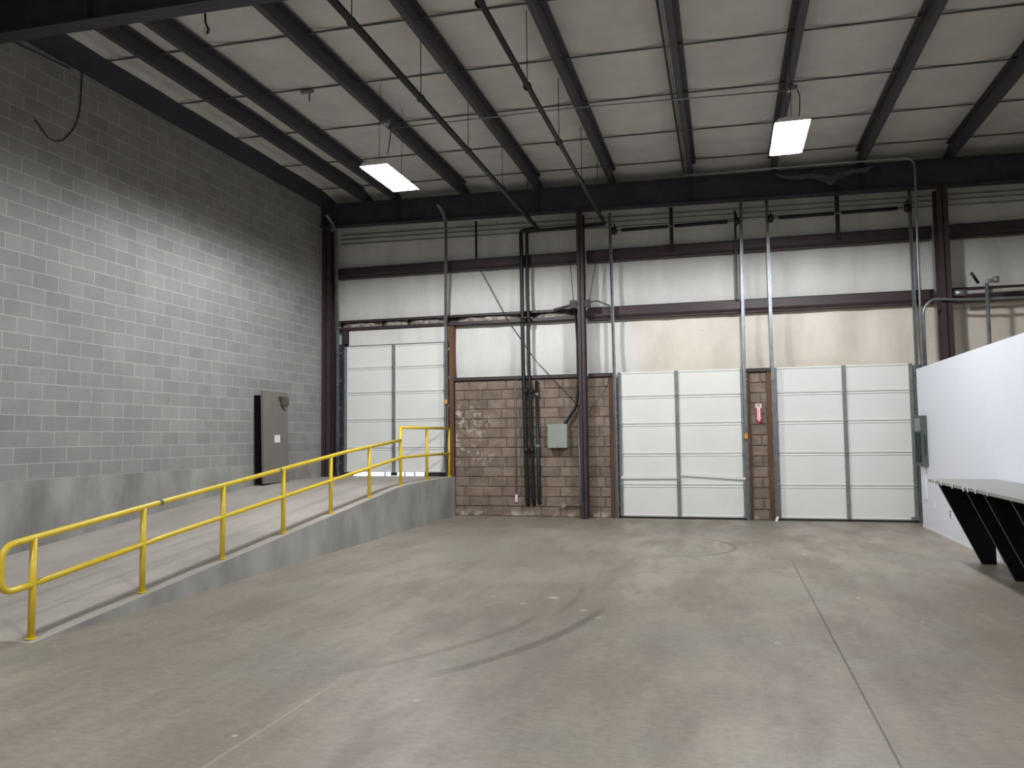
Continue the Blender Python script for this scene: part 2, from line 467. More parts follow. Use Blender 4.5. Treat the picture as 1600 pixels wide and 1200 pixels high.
# ------------------------------------------------------------------ steel frame
def ibeam_x(m, x0, x1, y, z0, depth, w, sl=SL, t=.018):
    for a, b, hw in ((0, t, w / 2), (t, depth - t, .008), (depth - t, depth, w / 2)):
        m.hexa([V((x, y + s * hw, z0 - sl * x + c)) for x in (x0, x1) for s in (-1, 1) for c in (a, b)])
def column(name, x, y, z0, z1, w, d, label):
    def f(m):
        m.box(x - w / 2, x + w / 2, y - d / 2, y - d / 2 + .016, z0, z1); m.box(x - w / 2, x + w / 2, y + d / 2 - .016, y + d / 2, z0, z1)
        m.box(x - .007, x + .007, y - d / 2, y + d / 2, z0, z1)
    o = one(f, name, M['steel'])
    return tag(o, label, 'column', 'steel columns at the back wall')
column('steel_column', -8.345, 15.60, .81, 6.22, .20, .22, 'dark steel column in the corner against the grey block wall')
c = column('steel_column', -2.70, 15.55, 0, 6.12, .13, .26, 'slim maroon steel column in front of the brown block wall, right of the electrical box')
column('steel_column', 3.86, 15.50, 0, 6.00, .18, .30, 'maroon steel column rising behind the white partition')

def rafter(y, label):
    r = thing('rafter_beam', label, 'roof beam', (0, y, Z_RAFT), 'main roof beams')
    one(lambda m: ibeam_x(m, XL + .01, XR - .01, y, Z_RAFT, .50, .20), 'beam', M['steel_dark'], r)
    for x in (-6.6, -3.53, -.5, 2.56, 5.6):
        one(lambda m: m.bar((x, y - .05, roof(Z_RAFT, x) + .02), (x, y - .05, roof(Z_RAFT, x) + .48), .01, .085, (0, 1, 0)), 'stiffener_plate', M['steel_dark'], r)
    return r
rafter(RY, 'dark steel roof beam running along the top of the back wall')
rafter(6.94, 'dark steel roof beam crossing the top left corner close overhead')

PX = [(-7.40, 'narrow dark roof purlin nearest the grey block wall'), (-6.71, 'dark roof purlin just left of the left hanging light'),
      (-5.16, 'dark roof purlin right of the left hanging light, with a junction box on its edge'), (-3.56, 'dark roof purlin between the two black overhead sprinkler pipes'),
      (-2.04, 'dark roof purlin just right of the right hand black sprinkler pipe'), (-.50, 'dark roof purlin with a bright conduit along its left edge'),
      (1.04, 'dark roof purlin directly above the right hanging light'), (2.57, 'dark roof purlin first to the right of the right hanging light'),
      (4.06, 'dark roof purlin running into the top right corner of the view'), (5.58, 'dark roof purlin at the far right edge, over the space beyond the partition')]
for x, lab in PX:
    def f(m):
        zb, h = roof(Z_PURL, x), .235
        s = 1 if x < 0 else -1                      # open side of the Z
        w = .085
        m.box(x - w / 2, x + w / 2, YF, 15.93, zb, zb + .012)
        m.box(x + s * (w / 2 - .012), x + s * w / 2, YF, 15.93, zb + .012, zb + h)
        m.box(x - s * w / 2, x - s * (w / 2 - .008), YF, 15.93, zb + .012, zb + .03)
        m.box(x + s * (w / 2 - .012), x + s * (w / 2 + .07), YF, 15.93, zb + h - .01, zb + h)
    o = one(f, 'roof_purlin', M['steel_roof'])
    tag(o, lab, 'roof purlin', 'roof purlins')
o = one(lambda m: (m.box(XL + .002, XL + .22, YF, 15.93, 6.72, 6.735), m.box(XL + .002, XL + .018, YF, 15.93, 6.735, 6.99), m.box(XL + .205, XL + .22, YF, 15.93, 6.735, 6.99)), 'eave_beam', M['steel_dark'])
tag(o, 'dark steel beam along the top of the grey block wall', 'roof beam')

for k, (y, lab) in enumerate([(7.4, 'crossing just beyond the near roof beam'), (8.95, 'second beyond the near roof beam'), (10.45, 'third beyond the near roof beam'),
                              (11.98, 'fourth beyond the near roof beam'), (13.5, 'fifth beyond the near roof beam'), (15.0, 'last before the back wall')]):
    cuts = [XL + .22] + [x for x, _ in PX] + [XR]
    def f(m):
        for a, b in zip(cuts, cuts[1:]):
            n = 4
            for i in range(n):
                xa, xb = a + (b - a) * i / n, a + (b - a) * (i + 1) / n
                za = roof(Z_CEIL, xa) - .022; zb = roof(Z_CEIL, xb) - .022
                m.hexa([V((x, y + s * .014, z + c)) for x, z in ((xa, za), (xb, zb)) for s in (-1, 1) for c in (0, .012)])
    tag(one(f, 'insulation_strap', M['strap']), f'thin dark strap under the ceiling insulation, {lab}', 'strap', 'ceiling insulation straps')

# girts
def cgirt(name, x0, x1, z0, z1, label, open_front=False, bright=False):
    def f(m):
        y0, y1 = 15.745, 15.945
        if open_front:
            m.box(x0, x1, y1 - .03, y1 - .02, z0, z1)
        else:
            m.box(x0, x1, y0, y0 + .01, z0 + .075, z1)
            m.prism([(y0, z0 + .075), (y0 + .01, z0 + .075), (y0 + .05, z0 + .005), (y0 + .04, z0)], 'x', x0, x1)
        m.box(x0, x1, y0, y1, z1 - .012, z1 + .0)
        m.box(x0, x1, y0, y1, z0, z0 + .012)
        if open_front:
            m.box(x0, x1, y0, y0 + .008, z1 - .045, z1); m.box(x0, x1, y0, y0 + .008, z0, z0 + .075)
    o = one(f, name, M['steel'])
    tag(o, label, 'wall girt', 'wall girts on the back wall')
    return o
cgirt('wall_girt', -8.2, -2.78, 5.16, 5.39, 'dark upper wall girt left of the middle column')
cgirt('wall_girt', -2.62, 3.76, 5.15, 5.39, 'dark upper wall girt between the middle and right columns')
cgirt('wall_girt', 3.96, XR, 5.14, 5.39, 'dark upper wall girt right of the right column')
cgirt('wall_girt', -2.62, 3.76, 3.97, 4.22, 'maroon wall girt above the two floor level doors')
cgirt('wall_girt', 3.96, XR, 3.97, 4.22, 'maroon lower wall girt right of the right column above the white partition')
g1 = cgirt('wall_girt', -8.2, -2.78, 3.99, 4.22, 'dark wall girt with exposed insulation inside, above the left dock door', True)
def tufts(m, a, b):
    if 1:
        n = int((b - a) / .06)
        R = []
        for i in range(n + 1):
            x = a + (b - a) * i / n
            e = min(1, 4 * min(i, n - i) / n)
            R.append([m.b.verts.new((x, 15.92 - d * e * random.uniform(.6, 1.1), z)) for d, z in ((0, 4.005), (.09, 4.04), (.13, 4.09), (.11, 4.15), (0, 4.205))])
        for A, B in zip(R, R[1:]):
            for k in range(4): m.b.faces.new([A[k], B[k], B[k + 1], A[k + 1]]).smooth = True
M['tuft'] = simple('dirty_insulation', (.50, .47, .43), .9, 0, .5, 12, (.20, .15, .12))
for a, b in ((-8.15, -7.2), (-7.15, -6.6), (-6.55, -5.72), (-5.45, -4.1), (-3.7, -3.0)):
    one(lambda m: tufts(m, a, b), 'insulation_tuft', M['tuft'], g1)

def rod(name, pts, r, mat, label, cat, group=None, bend=0):
    return tag(one(lambda m: m.tube(pts, r, 8, bend), name, M[mat]), label, cat, group)
# verticals between roof beam and upper girt
for x, lab, z0, z1 in ((-4.95, 'short dark vertical strut above the upper girt, between left dock door and middle column', 5.38, 6.18), (.31, 'thin dark vertical rod left of the track at the right side of the middle door', 4.21, 5.95)):
    tag(one(lambda m: m.box(x - .02, x + .02, 15.66, 15.70, z0, z1), 'vertical_strut', M['black_pipe']), lab, 'strut')
# fine horizontal conduits high on the wall
for k, (za, zb, lab) in enumerate([(6.165, 5.985, 'uppermost of the thin lines'), (6.065, 5.895, 'second of the thin lines'), (5.96, 5.79, 'lowest of the thin lines')]):
    rod('thin_conduit', [(XL + .3, 15.84, za), (3.2, 15.84, zb), (8.9, 15.84, zb - .1)], .011, 'galv_dull', f'{lab} running along the back wall just under the roof beam', 'conduit', 'thin lines under the roof beam')

# ------------------------------------------------------------------ door tracks, springs
def track(pts, label, side):
    P = [V(p) for p in pts]
    x = P[0].x
    t = thing('door_track', label, 'door track', P[0], 'galvanised door tracks')
    def f(m):
        for a, b in zip(P, P[1:]):
            for dx, dy, w, d in ((0, 0, .05, .005), (side * .027, -.02, .005, .045), (-side * .027, -.02, .005, .045), (-side * .018, -.042, .014, .004)):
                m.bar(a + V((dx, dy, 0)), b + V((dx, dy, 0)), w, d, (0, 1, 0))
    one(f, 'rail', M['galv'], t)
    for z in [P[0].z + .25 + .6 * k for k in range(5)]:
        one(lambda m: (m.box(x - .04, x + .045, 15.69, 15.74, z, z + .05), m.tube([(x, 15.66, z + .025), (x, 15.70, z + .025)], .014, 8)), 'track_bracket', M['galv_dull'], t)
    return t
def high(x0, x1, xt):
    return [(x0, 15.68, .82), (x1, 15.64, 4.0), (xt, 15.28, 5.95), (xt + .0, 15.25, 6.12), (xt - .03, 15.17, 6.27), (xt - .09, 15.04, 6.40)]
track(high(-8.14, -8.13, -8.00), 'galvanised track on the left side of the dock door, curving over at its top', -1)
t = track(high(-5.61, -5.62, -5.47), 'galvanised track on the right side of the left dock door, with an orange sticker', 1)
one(lambda m: m.box(-5.65, -5.59, 15.60, 15.604, 2.33, 2.42), 'sticker', M['orange'], t)
def straight(xb, xt): return [(xb, 15.68, .0), (xb, 15.66, 2.9), (xt, 15.64, 6.1)]
track(straight(-2.085, -2.11), 'galvanised track on the left side of the middle door', -1)
t = track(straight(.395, .42), 'galvanised track on the right side of the middle door, with an orange sticker', 1)
one(lambda m: m.box(.36, .42, 15.60, 15.604, 1.54, 1.63), 'sticker', M['orange'], t)
track(straight(.905, .90), 'galvanised track on the left side of the right door', -1)
track(straight(3.39, 3.39), 'galvanised track on the right side of the right door beside the partition', 1)

def springs(x0, x1, xm, label):
    t = thing('torsion_spring_shaft', label, 'door spring', (xm, 15.58, 5.72), 'door torsion springs')
    one(lambda m: m.tube([(x0, 15.58, 5.72), (x1, 15.58, 5.72)], .013, 8), 'shaft', M['galv_dull'], t)
    one(lambda m: m.tube([(x0 + .22, 15.58, 5.72), (xm - .06, 15.58, 5.72)], .034, 12), 'spring', M['black_pipe'], t)
    one(lambda m: m.tube([(xm + .06, 15.58, 5.72), (x1 - .25, 15.58, 5.72)], .034, 12), 'spring', M['black_pipe'], t)
    one(lambda m: m.box(xm - .035, xm + .035, 15.60, 15.66, 5.25, 6.10), 'centre_bracket', M['black_pipe'], t)
    for x in (x0 + .08, x1 - .08):
        one(lambda m: (m.tube([(x - .05, 15.58, 5.72), (x + .05, 15.58, 5.72)], .07, 16), m.box(x - .01, x + .01, 15.55, 15.65, 5.64, 5.86)), 'cable_drum', M['black_pipe'], t)
springs(-2.1, .42, -.90, 'dark torsion spring shaft high above the middle door')
springs(.88, 3.42, 2.15, 'dark torsion spring shaft high above the right door')

# ------------------------------------------------------------------ lights
IES = bpy.data.texts.new('high_bay_profile')
_ang = [0, 20, 35, 45, 55, 62, 68, 74, 79, 83, 86, 88, 90, 93, 180]
_cd = [260, 270, 320, 440, 700, 900, 1000, 1000, 760, 400, 170, 70, 25, 0, 0]
IES.write('IESNA:LM-63-1995\nTILT=NONE\n1 -1 1 %d 1 1 2 .4 1.2 .1\n1 1 100\n' % len(_ang) + ' '.join(map(str, _ang)) + '\n0\n' + ' '.join(map(str, _cd)) + '\n')
def bulb(x, y, z, power):
    l = bpy.data.lights.new('lamp', 'POINT'); l.energy = power; l.shadow_soft_size = .16; l.color = (.96, .98, 1)
    l.use_nodes = True; t = l.node_tree
    e = t.nodes['Emission']; n = t.nodes.new('ShaderNodeTexIES'); n.mode = 'INTERNAL'; n.ies = IES
    n.inputs['Strength'].default_value = 1
    t.links.new(n.outputs[0], e.inputs['Strength'])
    o = bpy.data.objects.new('lamp', l); o.location = (x, y, z); COL.objects.link(o)
    return o
def fixture(x, y, label, z=5.60):
    t = thing('high_bay_light', label, 'hanging light', (x, y, z), 'hanging high bay lights')
    w, l = .22, .63
    def shell(m):
        o = [(-w, 0), (-w + .06, .05), (w - .06, .05), (w, 0)]
        for k in range(3):
            a, b = o[k], o[k + 1]
            m.hexa([V((x + q[0], y + s, z + q[1] + c)) for q in (a, b) for s in (-l, l) for c in (0, .006)])
        for s in (-l, l):
            m.prism([(x - w, z), (x - w + .06, z + .05), (x + w - .06, z + .05), (x + w, z)], 'y', y + s, y + s + .004)
        m.box(x - .08, x + .08, y - l + .15, y + l - .15, z + .05, z + .13)
    one(shell, 'housing', M['fixture'], t)
    one(lambda m: m.quad((x - w + .008, y - l + .006, z + .012), (x - w + .008, y + l - .006, z + .012), (x + w - .008, y + l - .006, z + .012), (x + w - .008, y - l + .006, z + .012)), 'lens', M['lamp'], t)
    def guard(m):
        for s in (-w + .03, -.07, .07, w - .03): m.tube([(x + s, y - l, z - .006), (x + s, y + l, z - .006)], .006, 6)
        for k in range(2): m.tube([(x - w, y + (2 * k - 1) * (l - .03), z - .006), (x + w, y + (2 * k - 1) * (l - .03), z - .006)], .006, 6)
    one(guard, 'wire_guard', M['galv_dull'], t)
    b = bulb(x, y, z - .03, 8.6); b.parent = t; b.matrix_parent_inverse = Matrix.Translation(t.location).inverted()
    for s in (-.42, .42):
        one(lambda m: m.tube([(x, y + s, z + .13), (x + .02, y + s, roof(Z_CEIL, x) - .02)], .004, 6), 'hanger_chain', M['wire'], t)
fixture(-4.84, 11.0, 'lit white high bay light hanging on the left between dark purlins')
fixture(.95, 11.05, 'lit white high bay light hanging on the right above the middle of the floor')
for x in (-4.84, .95):
    for y in (1.9,):
        fixture(x, y, 'lit white high bay light hanging overhead behind the viewpoint')

# ceiling conduits and boxes
rod('ceiling_conduit', [(-5.06, 11.40, 6.56), (-2, 11.5, 6.58), (1.0, 11.66, 6.53)], .011, 'conduit', 'thin grey conduit crossing under the purlins between the two hanging lights', 'conduit')
def jbox(x, y, lab):
    z = roof(Z_PURL, x) - .035
    t = thing('junction_box', lab, 'junction box', (x, y, z), 'ceiling junction boxes')
    one(lambda m: m.box(x - .07, x + .07, y - .05, y + .05, z - .035, z + .035), 'box', M['conduit'], t, .006)
    one(lambda m: m.tube([(x + .06, y, z), (x + .10, y, z - .1), (x + .09, y - .02, z - .32), (x + .06, y - .05, z - .55)], .008, 6, .08), 'drop_cord', M['wire'], t)
jbox(-5.10, 11.38, 'small grey junction box on a purlin above the left hanging light')
jbox(1.07, 11.66, 'small grey junction box on a purlin above the right hanging light')
rod('ceiling_conduit', [(-.565, 5.0, 6.575), (-.565, 14.95, 6.575)], .011, 'galv', 'bright thin conduit along the left edge of a roof purlin, mid ceiling', 'conduit')
rod('ceiling_conduit', [(-.605, 5.0, 6.57), (-.605, 14.95, 6.57)], .016, 'black_pipe', 'dark thin conduit beside the bright one along the mid ceiling purlin', 'conduit')
rod('ceiling_conduit', [(-.6, 15.0, 6.52), (2.3, 15.12, 6.52), (3.40, 15.16, 6.50), (3.39, 15.2, 4.7), (3.395, 15.2, 1.9)], .022, 'conduit', 'grey conduit crossing before the back roof beam then dropping beside the right door track', 'conduit', None, .18)
rod('wall_conduit', [(3.45, 15.27, 2.0), (3.45, 15.27, 3.80), (3.60, 15.27, 3.97), (4.1, 15.29, 3.93), (9, 15.3, 3.88)], .026, 'conduit', 'grey conduit rising behind the partition and bending right under the lower girt', 'conduit', None, .2)
t = thing('wall_pipe', 'pale horizontal pipe with a coupling, right of the right column above the partition', 'pipe', (4.2, 15.33, 4.07))
one(lambda m: m.tube([(4.12, 15.33, 4.06), (9, 15.33, 4.14)], .034, 12), 'pipe', simple('dusty_pipe', (.34, .32, .29), .6), t)
one(lambda m: m.tube([(3.98, 15.33, 4.06), (4.15, 15.33, 4.063)], .055, 12), 'coupling', M['conduit'], t)
t = thing('wall_pipe', 'thin upright pipe with a valve at its top, rising behind the partition on the right', 'pipe', (4.46, 15.2, 0))
one(lambda m: m.tube([(4.44, 15.22, 0), (4.46, 15.22, 4.18)], .030, 12), 'pipe', M['galv_dull'], t)
one(lambda m: m.tube([(4.46, 15.22, 4.16), (4.47, 15.22, 4.22), (4.62, 15.2, 4.24)], .034, 10), 'elbow', M['galv_dull'], t)
one(lambda m: m.tube([(4.60, 15.2, 4.19), (4.60, 15.2, 4.29)], .045, 10), 'valve', M['galv_dull'], t)
rod('pipe_stub', [(4.25, 15.30, 4.40), (4.37, 15.36, 4.22)], .026, 'black_pipe', 'short dark slanting pipe stub on the right girt', 'pipe')

# ------------------------------------------------------------------ sprinkler pipes
def sprinkler(label, x, run, drop_x, zt, ye):
    t = thing('sprinkler_pipe', label, 'pipe', (x, ye, zt), 'black sprinkler pipes')
    one(lambda m: m.tube([(x + .05, YF + .1, zt), (x, ye, zt - .02), (drop_x, ye + .01, zt - .04), (drop_x + .01, ye + .02, 3.0), (drop_x + .06, ye + .02, .33), (drop_x + .06, 15.72, .24)], .042 if run else .034, 12, .07), 'pipe', M['black_pipe'], t)
    for y in (7.2, 9.13, 11.05, 12.95, 14.75):
        one(lambda m: m.tube([(x, y, zt), (x, y, roof(Z_CEIL, x))], .006, 6), 'hanger_rod', M['wire'], t)
        one(lambda m: m.tube([(x, y - .02, zt), (x, y + .02, zt)], .052, 12), 'hanger_ring', M['black_pipe'], t)
    for z in (4.0, 2.55, 1.35):
        one(lambda m: m.tube([(drop_x + .02 + (.03 if z < 2.8 else 0), ye + .02, z - .05), (drop_x + .02 + (.03 if z < 2.8 else 0), ye + .02, z + .05)], .053 if run else .045, 12), 'coupling', M['black_pipe'], t)
sprinkler('thick black sprinkler pipe under the ceiling, left of the pair, turning down the brown wall', -3.60, 1, -3.96, 5.92, 15.62)
sprinkler('black sprinkler pipe under the ceiling, right of the pair, jogging left to its downpipe', -2.21, 0, -3.84, 5.90, 15.63)
t = thing('drain_pipe', 'short black vertical pipe on the brown wall, right of the twin downpipes', 'pipe', (-3.68, 15.66, .3))
one(lambda m: m.tube([(-3.68, 15.66, 2.76), (-3.66, 15.66, .34), (-3.66, 15.715, .27)], .034, 12, .05), 'pipe', M['black_pipe'], t)
for z in (2.45, 1.40): one(lambda m: m.tube([(-3.67, 15.66, z), (-3.67, 15.66, z + .06)], .042, 12), 'coupling', M['galv_dull'], t)
t = thing('wall_conduit', 'thin pale conduit on the brown wall, left of the black downpipes', 'conduit', (-4.14, 15.69, .3))
one(lambda m: m.tube([(-4.05, 15.71, 2.84), (-4.14, 15.70, 2.78), (-4.14, 15.70, .42)], .014, 8, .05), 'tube', M['conduit'], t)
one(lambda m: m.box(-4.165, -4.115, 15.675, 15.725, .30, .45), 'end_box', M['white_plastic'], t)
t = thing('wall_conduit', 'thin pale conduit down the left of the middle column to a round outlet box', 'conduit', (-2.82, 15.69, .24))
one(lambda m: m.tube([(-2.83, 15.66, 2.25), (-2.81, 15.68, .25), (-3.10, 15.68, .235)], .012, 8, .05), 'tube', M['conduit'], t)
one(lambda m: m.tube([(-3.16, 15.66, .24), (-3.16, 15.72, .24)], .052, 14), 'outlet_box', simple('pale_outlet', (.34, .27, .22), .6), t)

# electrical box
t = thing('electrical_box', 'grey green metal electrical box on the brown block wall', 'electrical box', (-3.24, 15.73, 1.40))
one(lambda m: m.box(-3.43, -3.045, 15.54, 15.73, 1.40, 1.865), 'body', M['ebox'], t, .006)
one(lambda m: m.box(-3.435, -3.04, 15.525, 15.54, 1.395, 1.87), 'cover', M['ebox'], t, .004)
one(lambda m: m.tube([(-3.24, 15.52, 1.415), (-3.24, 15.53, 1.415)], .014, 10), 'latch', M['galv_dull'], t)
rod('power_cable', [(-3.09, 15.63, 1.86), (-3.02, 15.62, 1.98), (-2.86, 15.62, 2.20), (-2.815, 15.64, 2.6), (-2.82, 15.66, 3.6), (-2.84, 15.62, 4.1), (-2.90, 15.5, 4.28)], .028, 'black_pipe', 'thick black cable from the top of the electrical box up the middle column', 'cable', None, .12)
rod('brace_wire', [(-4.88, 15.74, 5.14), (-4.3, 15.71, 4.05), (-3.72, 15.70, 3.20), (-2.86, 15.69, 2.26)], .008, 'wire', 'thin diagonal wire slanting down behind the black downpipes to the middle column', 'wire')
rod('brace_wire', [(-2.93, 15.60, 5.15), (-2.86, 15.55, 4.28)], .007, 'wire', 'thin wire dropping left of the middle column to the cable knot', 'wire')
rod('brace_wire', [(-2.40, 15.60, 5.15), (-2.55, 15.55, 4.30)], .007, 'wire', 'thin wire dropping right of the middle column to the cable knot', 'wire')
rod('brace_wire', [(-2.60, 15.69, 2.12), (-2.25, 15.68, 2.60), (-2.16, 15.68, 2.85)], .005, 'wire', 'thin slack wire right of the middle column over the brown blocks', 'wire')
t = thing('cable_knot', 'bundle of dark fittings strapped to the middle column at the lower girt', 'fitting', (-2.7, 15.4, 4.25))
for x0, x1 in ((-2.92, -2.78), (-2.62, -2.50)): one(lambda m: m.box(x0, x1, 15.40, 15.47, 4.18, 4.33), 'clamp', M['black_pipe'], t, .01)
one(lambda m: m.bar((-3.30, 15.70, 4.20), (-2.78, 15.50, 4.27), .05, .05), 'arm', M['steel'], t)
one(lambda m: m.tube([(-2.55, 15.45, 4.26), (-2.40, 15.5, 4.32), (-2.15, 15.66, 4.22)], .012, 6, .08), 'loose_cable', M['wire'], t)
rod('black_wire', [(XL + .012, 8.72, 6.9), (XL + .012, 8.70, 6.2), (XL + .012, 8.62, 5.9), (XL + .012, 8.40, 5.62), (XL + .012, 8.20, 5.58), (XL + .012, 7.98, 5.76)], .008, 'wire', 'loose black wire hanging in a loop high on the grey block wall', 'wire', None, .14)
rod('black_wire', [(XL + .012, 6.2, 6.38), (XL + .012, 7.3, 6.60), (XL + .012, 8.5, 6.68)], .010, 'wire', 'black wire strung along the dark top left of the grey block wall', 'wire')

t = thing('wire_tangle', 'small tangle of wire dangling under the near roof beam at the top left', 'wire', (-5.25, 7.10, 6.0))
one(lambda m: m.tube([(-5.25, 7.06, 6.19), (-5.25, 7.07, 6.08), (-5.22, 7.08, 6.03), (-5.24, 7.08, 5.98)], .012, 6, .03), 'stem', M['wire'], t)
one(lambda m: m.tube([(-5.24 + .04 * math.cos(k * .9), 7.08, 6.01 + .045 * math.sin(k * .9)) for k in range(9)], .004, 6), 'loop', M['galv_dull'], t)
t = thing('hanger_bracket', 'small metal bracket hanging from the ceiling strap above the left purlins', 'bracket', (-5.95, 10.45, 6.80))
one(lambda m: m.box(-6.06, -5.86, 10.42, 10.48, 6.86, 6.90), 'plate', M['galv_dull'], t)
one(lambda m: m.box(-5.93, -5.91, 10.44, 10.46, 6.72, 6.86), 'stem', M['galv_dull'], t)

# torn sheeting on the back beam
def sheet(m):
    P = [(1.0, 6.50), (1.2, 6.38), (1.45, 6.33), (1.7, 6.34), (1.9, 6.24), (2.02, 6.17), (2.15, 6.27), (2.4, 6.36), (2.62, 6.36), (2.75, 6.46)]
    A = [m.b.verts.new((x, 15.350, 6.55 - SL * x)) for x, z in P]
    B = [m.b.verts.new((x, 15.30 - .03 * random.random(), (z + 6.5) / 2)) for x, z in P]
    C = [m.b.verts.new((x, 15.325 - .03 * random.random(), z)) for x, z in P]
    for R, T in ((A, B), (B, C)):
        for i in range(len(P) - 1): m.b.faces.new([R[i], R[i + 1], T[i + 1], T[i]])
tag(one(sheet, 'torn_plastic_sheet', M['sheet']), 'dusty torn plastic sheet hanging from the back roof beam above the right door', 'sheeting')

# ------------------------------------------------------------------ ramp and railing
def zr(y):
    if y < 5.3: return 0
    if y < 12.7: return (y - 5.3) * .1035
    if y < 14.0: u = (y - 12.7) / 1.3; return .766 + .044 * (2 * u - u * u)
    return .81
def ramp_mesh():
    m = MB()
    ys = [5.3, 6.5, 8, 9.5, 11, 12.4, 12.7, 13, 13.3, 13.65, 14.0, 15.0, YB - .005]
    prof = [(y, zr(y)) for y in ys] + [(YB - .005, -.005), (5.3, -.005)]
    fs = m.prism(prof, 'x', XL + .002, -5.48)
    for f in fs: f.material_index = 1
    for f in fs[2:2 + len(ys) - 1]: f.material_index = 0
    return m.build('concrete_ramp', [M['ramp_top'], M['ramp_side']])
tag(ramp_mesh(), 'long grey concrete ramp rising beside the block wall to the left dock door', 'ramp')

t = thing('ramp_railing', 'yellow steel pipe railing with nine posts along the ramp edge', 'railing', (-5.58, 5.38, 0))
PYs = [5.38, 6.665, 7.95, 9.235, 10.52, 11.82, 13.10, 14.39, 15.66]
xr = -5.58
R = .028
for y in PYs:
    up = .83 if y < 13 else (1.815 - zr(y))
    p_ = one(lambda m: m.tube([(xr, y, zr(y) - .01), (xr, y, zr(y) + up)], R, 12), 'post', M['yellow'], t)
    one(lambda m: m.tube([(xr, y, zr(y)), (xr, y, zr(y) + .012)], .045, 14), 'base_collar', M['yellow'], p_)
top = [(xr, 5.38, .455), (xr, 5.075, .425), (xr, 5.075, .80), (xr, 5.38, .835)] + [(xr, y, zr(y) + .835) for y in (7, 9, 11)] + [(xr, 13.10, zr(13.1) + .80)]
one(lambda m: m.tube(top, R, 12, .13), 'top_rail', M['yellow'], t)
one(lambda m: m.tube([(xr, 13.10, 1.815), (xr, 15.66, 1.815)], R, 12), 'platform_rail', M['yellow'], t)
one(lambda m: m.tube([(xr, 5.38, .455)] + [(xr, y, zr(y) + .475) for y in (7, 9, 11)] + [(xr, 13.1, 1.28), (xr, 14.4, 1.29), (xr, 15.66, 1.29)], R * .93, 12), 'mid_rail', M['yellow'], t)
for y in (6.9, 9.13):
    one(lambda m: m.tube([(xr, y - .015, zr(y) + .834), (xr, y + .02, zr(y) + .838)], R + .006, 12), 'wire_wrap', M['galv_dull'], t)

# ------------------------------------------------------------------ leaning door slab
t = thing('leaning_door', 'taupe steel door slab leaning upright against the grey block wall on the ramp', 'door slab', (-8.3, 13.25, .80))
def lean(m, xo, xi, y0, y1, z0, z1, tilt=.05):
    m.hexa([V((x - tilt * (z - .8) / 1.7, y, z)) for x in (xo, xi) for y in (y0, y1) for z in (z0, z1)])
one(lambda m: lean(m, -8.235, -8.19, 12.90, 13.76, .813, 2.53), 'panel', M['slab'], t, .004)
one(lambda m: lean(m, -8.385, -8.237, 12.93, 13.72, .813, 2.45), 'dark_gap_fill', M['dark_void'], t)  # added black block, stands in for the dark gap behind the slab
p_ = one(lambda m: lean(m, -8.19, -8.15, 13.50, 13.74, 2.28, 2.45), 'door_closer', M['slab_hw'], t, .004)
one(lambda m: m.bar((-8.21, 13.44, 2.44), (-8.21, 13.62, 2.18), .02, .03, (1, 0, 0)), 'closer_arm', M['slab_hw'], p_)
p_ = one(lambda m: lean(m, -8.19, -8.184, 13.27, 13.46, 1.57, 1.71), 'sticker', M['paper'], t)
one(lambda m: lean(m, -8.19, -8.186, 13.36, 13.372, 1.575, 1.705), 'sticker_line', M['slab'], p_)

# ------------------------------------------------------------------ bench on the partition
t = thing('wall_bench', 'long grey topped bench on slanted black supports along the white partition', 'bench', (3.0, 8, 0))
top_ = one(lambda m: m.hexa([V((x, y, z)) for x, y0 in ((2.47, 11.08), (3.245, 11.12)) for y in (4.6, y0) for z in (1.0, 1.032)]), 'bench_top', M['laminate'], t, .004)
for y in (11.05, 10.82, 10.70, 10.42, 9.95, 9.52, 9.36, 9.1, 8.72):
    s = random.uniform(.4, 1)
    one(lambda m: m.hexa([V((2.467 - k, y + a * .026 * s - k, z - k * .5)) for k in (0, .014 * s) for a in (-1, 1) for z in (1.0 - .012 * s, 1.035)]), 'peeling_edge_strip', M['trimwhite'], top_)
def support(m, y):
    m.prism([(2.55, 1.0), (3.005, .0), (3.16, .0), (3.16, .45), (3.235, .52), (3.235, 1.0)], 'y', y, y + .05)
for y in (10.95, 9.80, 9.16, 8.36, 7.5, 6.5, 5.4):
    p_ = one(lambda m: support(m, y), 'support_panel', M['black'], t, .002)
    one(lambda m: m.bar((2.548, y - .001, .99), (3.0, y - .001, .0), .004, .006), 'lit_edge_line', M['stile'], p_)  # thin grey strip paints the lit front edge of the panel

# wall fittings on the partition
def plate(y, z, lab, nm):
    r = thing(nm, lab, 'wall plate', (XP, y, z))
    one(lambda m: m.box(XP - .012, XP, y - .055, y + .055, z - .07, z + .07), 'cover', M['white_plastic'], r, .003)
    return r
r = plate(13.25, .40, 'white power outlet low on the partition left of the bench', 'power_outlet')
one(lambda m: (m.box(XP - .016, XP - .012, 13.225, 13.275, .41, .445), m.box(XP - .016, XP - .012, 13.225, 13.275, .355, .39)), 'socket', M['cab'], r)
plate(14.25, .45, 'white blank wall plate low on the partition near the right door', 'wall_plate')

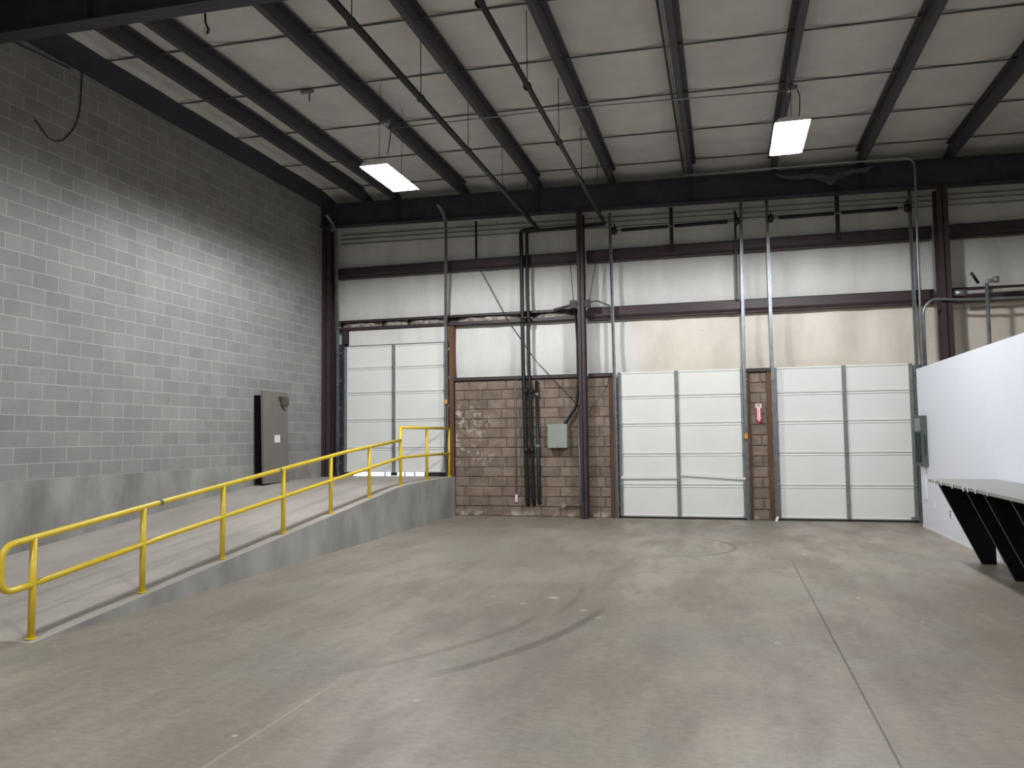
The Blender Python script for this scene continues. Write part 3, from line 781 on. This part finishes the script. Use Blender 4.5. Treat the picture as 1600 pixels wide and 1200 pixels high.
t = thing('wall_cabinet', 'grey narrow wall cabinet with dark green lower front at the far end of the partition', 'cabinet', (3.2, 14.74, 1.06))
one(lambda m: m.box(3.165, 3.248, 14.48, 15.0, 1.06, 1.90), 'body', M['cab'], t, .005)
one(lambda m: m.box(3.158, 3.165, 14.56, 14.94, 1.12, 1.62), 'lower_front', M['cab_green'], t)
one(lambda m: m.box(3.158, 3.165, 14.56, 14.94, 1.64, 1.86), 'window', M['cab_window'], t)
one(lambda m: m.box(3.20, 3.215, 14.474, 14.48, 1.25, 1.58), 'handle_slot', M['rubber'], t)
one(lambda m: m.box(3.225, 3.248, 14.66, 14.84, .50, 1.06), 'cable_duct', M['gyp'], t)

# sign on the pier
t = thing('arrow_sign', 'small red sign with a white down arrow on the narrow brown pier', 'sign', (.635, 15.70, 1.83))
def pt(x, z): return (x, z)
one(lambda m: m.prism([(.575, 2.20), (.575, 1.87), (.635, 1.815), (.695, 1.87), (.695, 2.20)], 'y', 15.698, 15.704), 'backing', M['red'], t)
p_ = one(lambda m: (m.prism([(.578, 2.20), (.578, 2.12), (.692, 2.12), (.692, 2.20)], 'y', 15.694, 15.698),
               m.prism([(.608, 2.12), (.608, 1.94), (.592, 1.94), (.635, 1.855), (.678, 1.94), (.662, 1.94), (.662, 2.12)], 'y', 15.694, 15.698)), 'arrow', M['paper'], t)
one(lambda m: (m.box(.632, .638, 15.692, 15.694, 1.90, 2.08), m.box(.595, .675, 15.692, 15.694, 2.165, 2.18), m.box(.60, .67, 15.692, 15.694, 2.14, 2.15)), 'lettering', M['red'], p_)

# white slip standing in for daylight glinting at the door foot
tag(one(lambda m: m.bar((.88, 15.55, .0), (.91, 15.60, .085), .05, .012), 'daylight_glint', M['paper']), 'small white slip standing in for daylight at the foot of the right door track', 'daylight glint')

# ------------------------------------------------------------------ world, camera
w = bpy.data.worlds.new('sky'); S.world = w; w.use_nodes = True
w.node_tree.nodes['Background'].inputs[0].default_value = (.80, .88, 1, 1)
w.node_tree.nodes['Background'].inputs[1].default_value = 3.0

cam = bpy.data.cameras.new('camera'); co = bpy.data.objects.new('camera', cam); COL.objects.link(co)
yaw, pitch, roll = .2619363, .06643140, -.01162530
cy, sy, cp, sp, cr, sr = math.cos(yaw), math.sin(yaw), math.cos(pitch), math.sin(pitch), math.cos(roll), math.sin(roll)
f = V((-sy * cp, cy * cp, sp)); r = V((cy, sy, 0)); u = r.cross(f)
r2 = cr * r + sr * u; u2 = -sr * r + cr * u
co.matrix_world = Matrix(((r2.x, u2.x, -f.x, 0), (r2.y, u2.y, -f.y, 0), (r2.z, u2.z, -f.z, 1.63), (0, 0, 0, 1)))
cam.sensor_width = 36; cam.lens = 1233.6467 / 1600 * 36; cam.clip_end = 200
S.camera = co
vs = S.view_settings
vs.view_transform = 'Standard'; vs.look = 'None'; vs.gamma = 1; vs.use_curve_mapping = False
vs.exposure = 0.2
S.cycles.max_bounces = 10; S.cycles.diffuse_bounces = 6
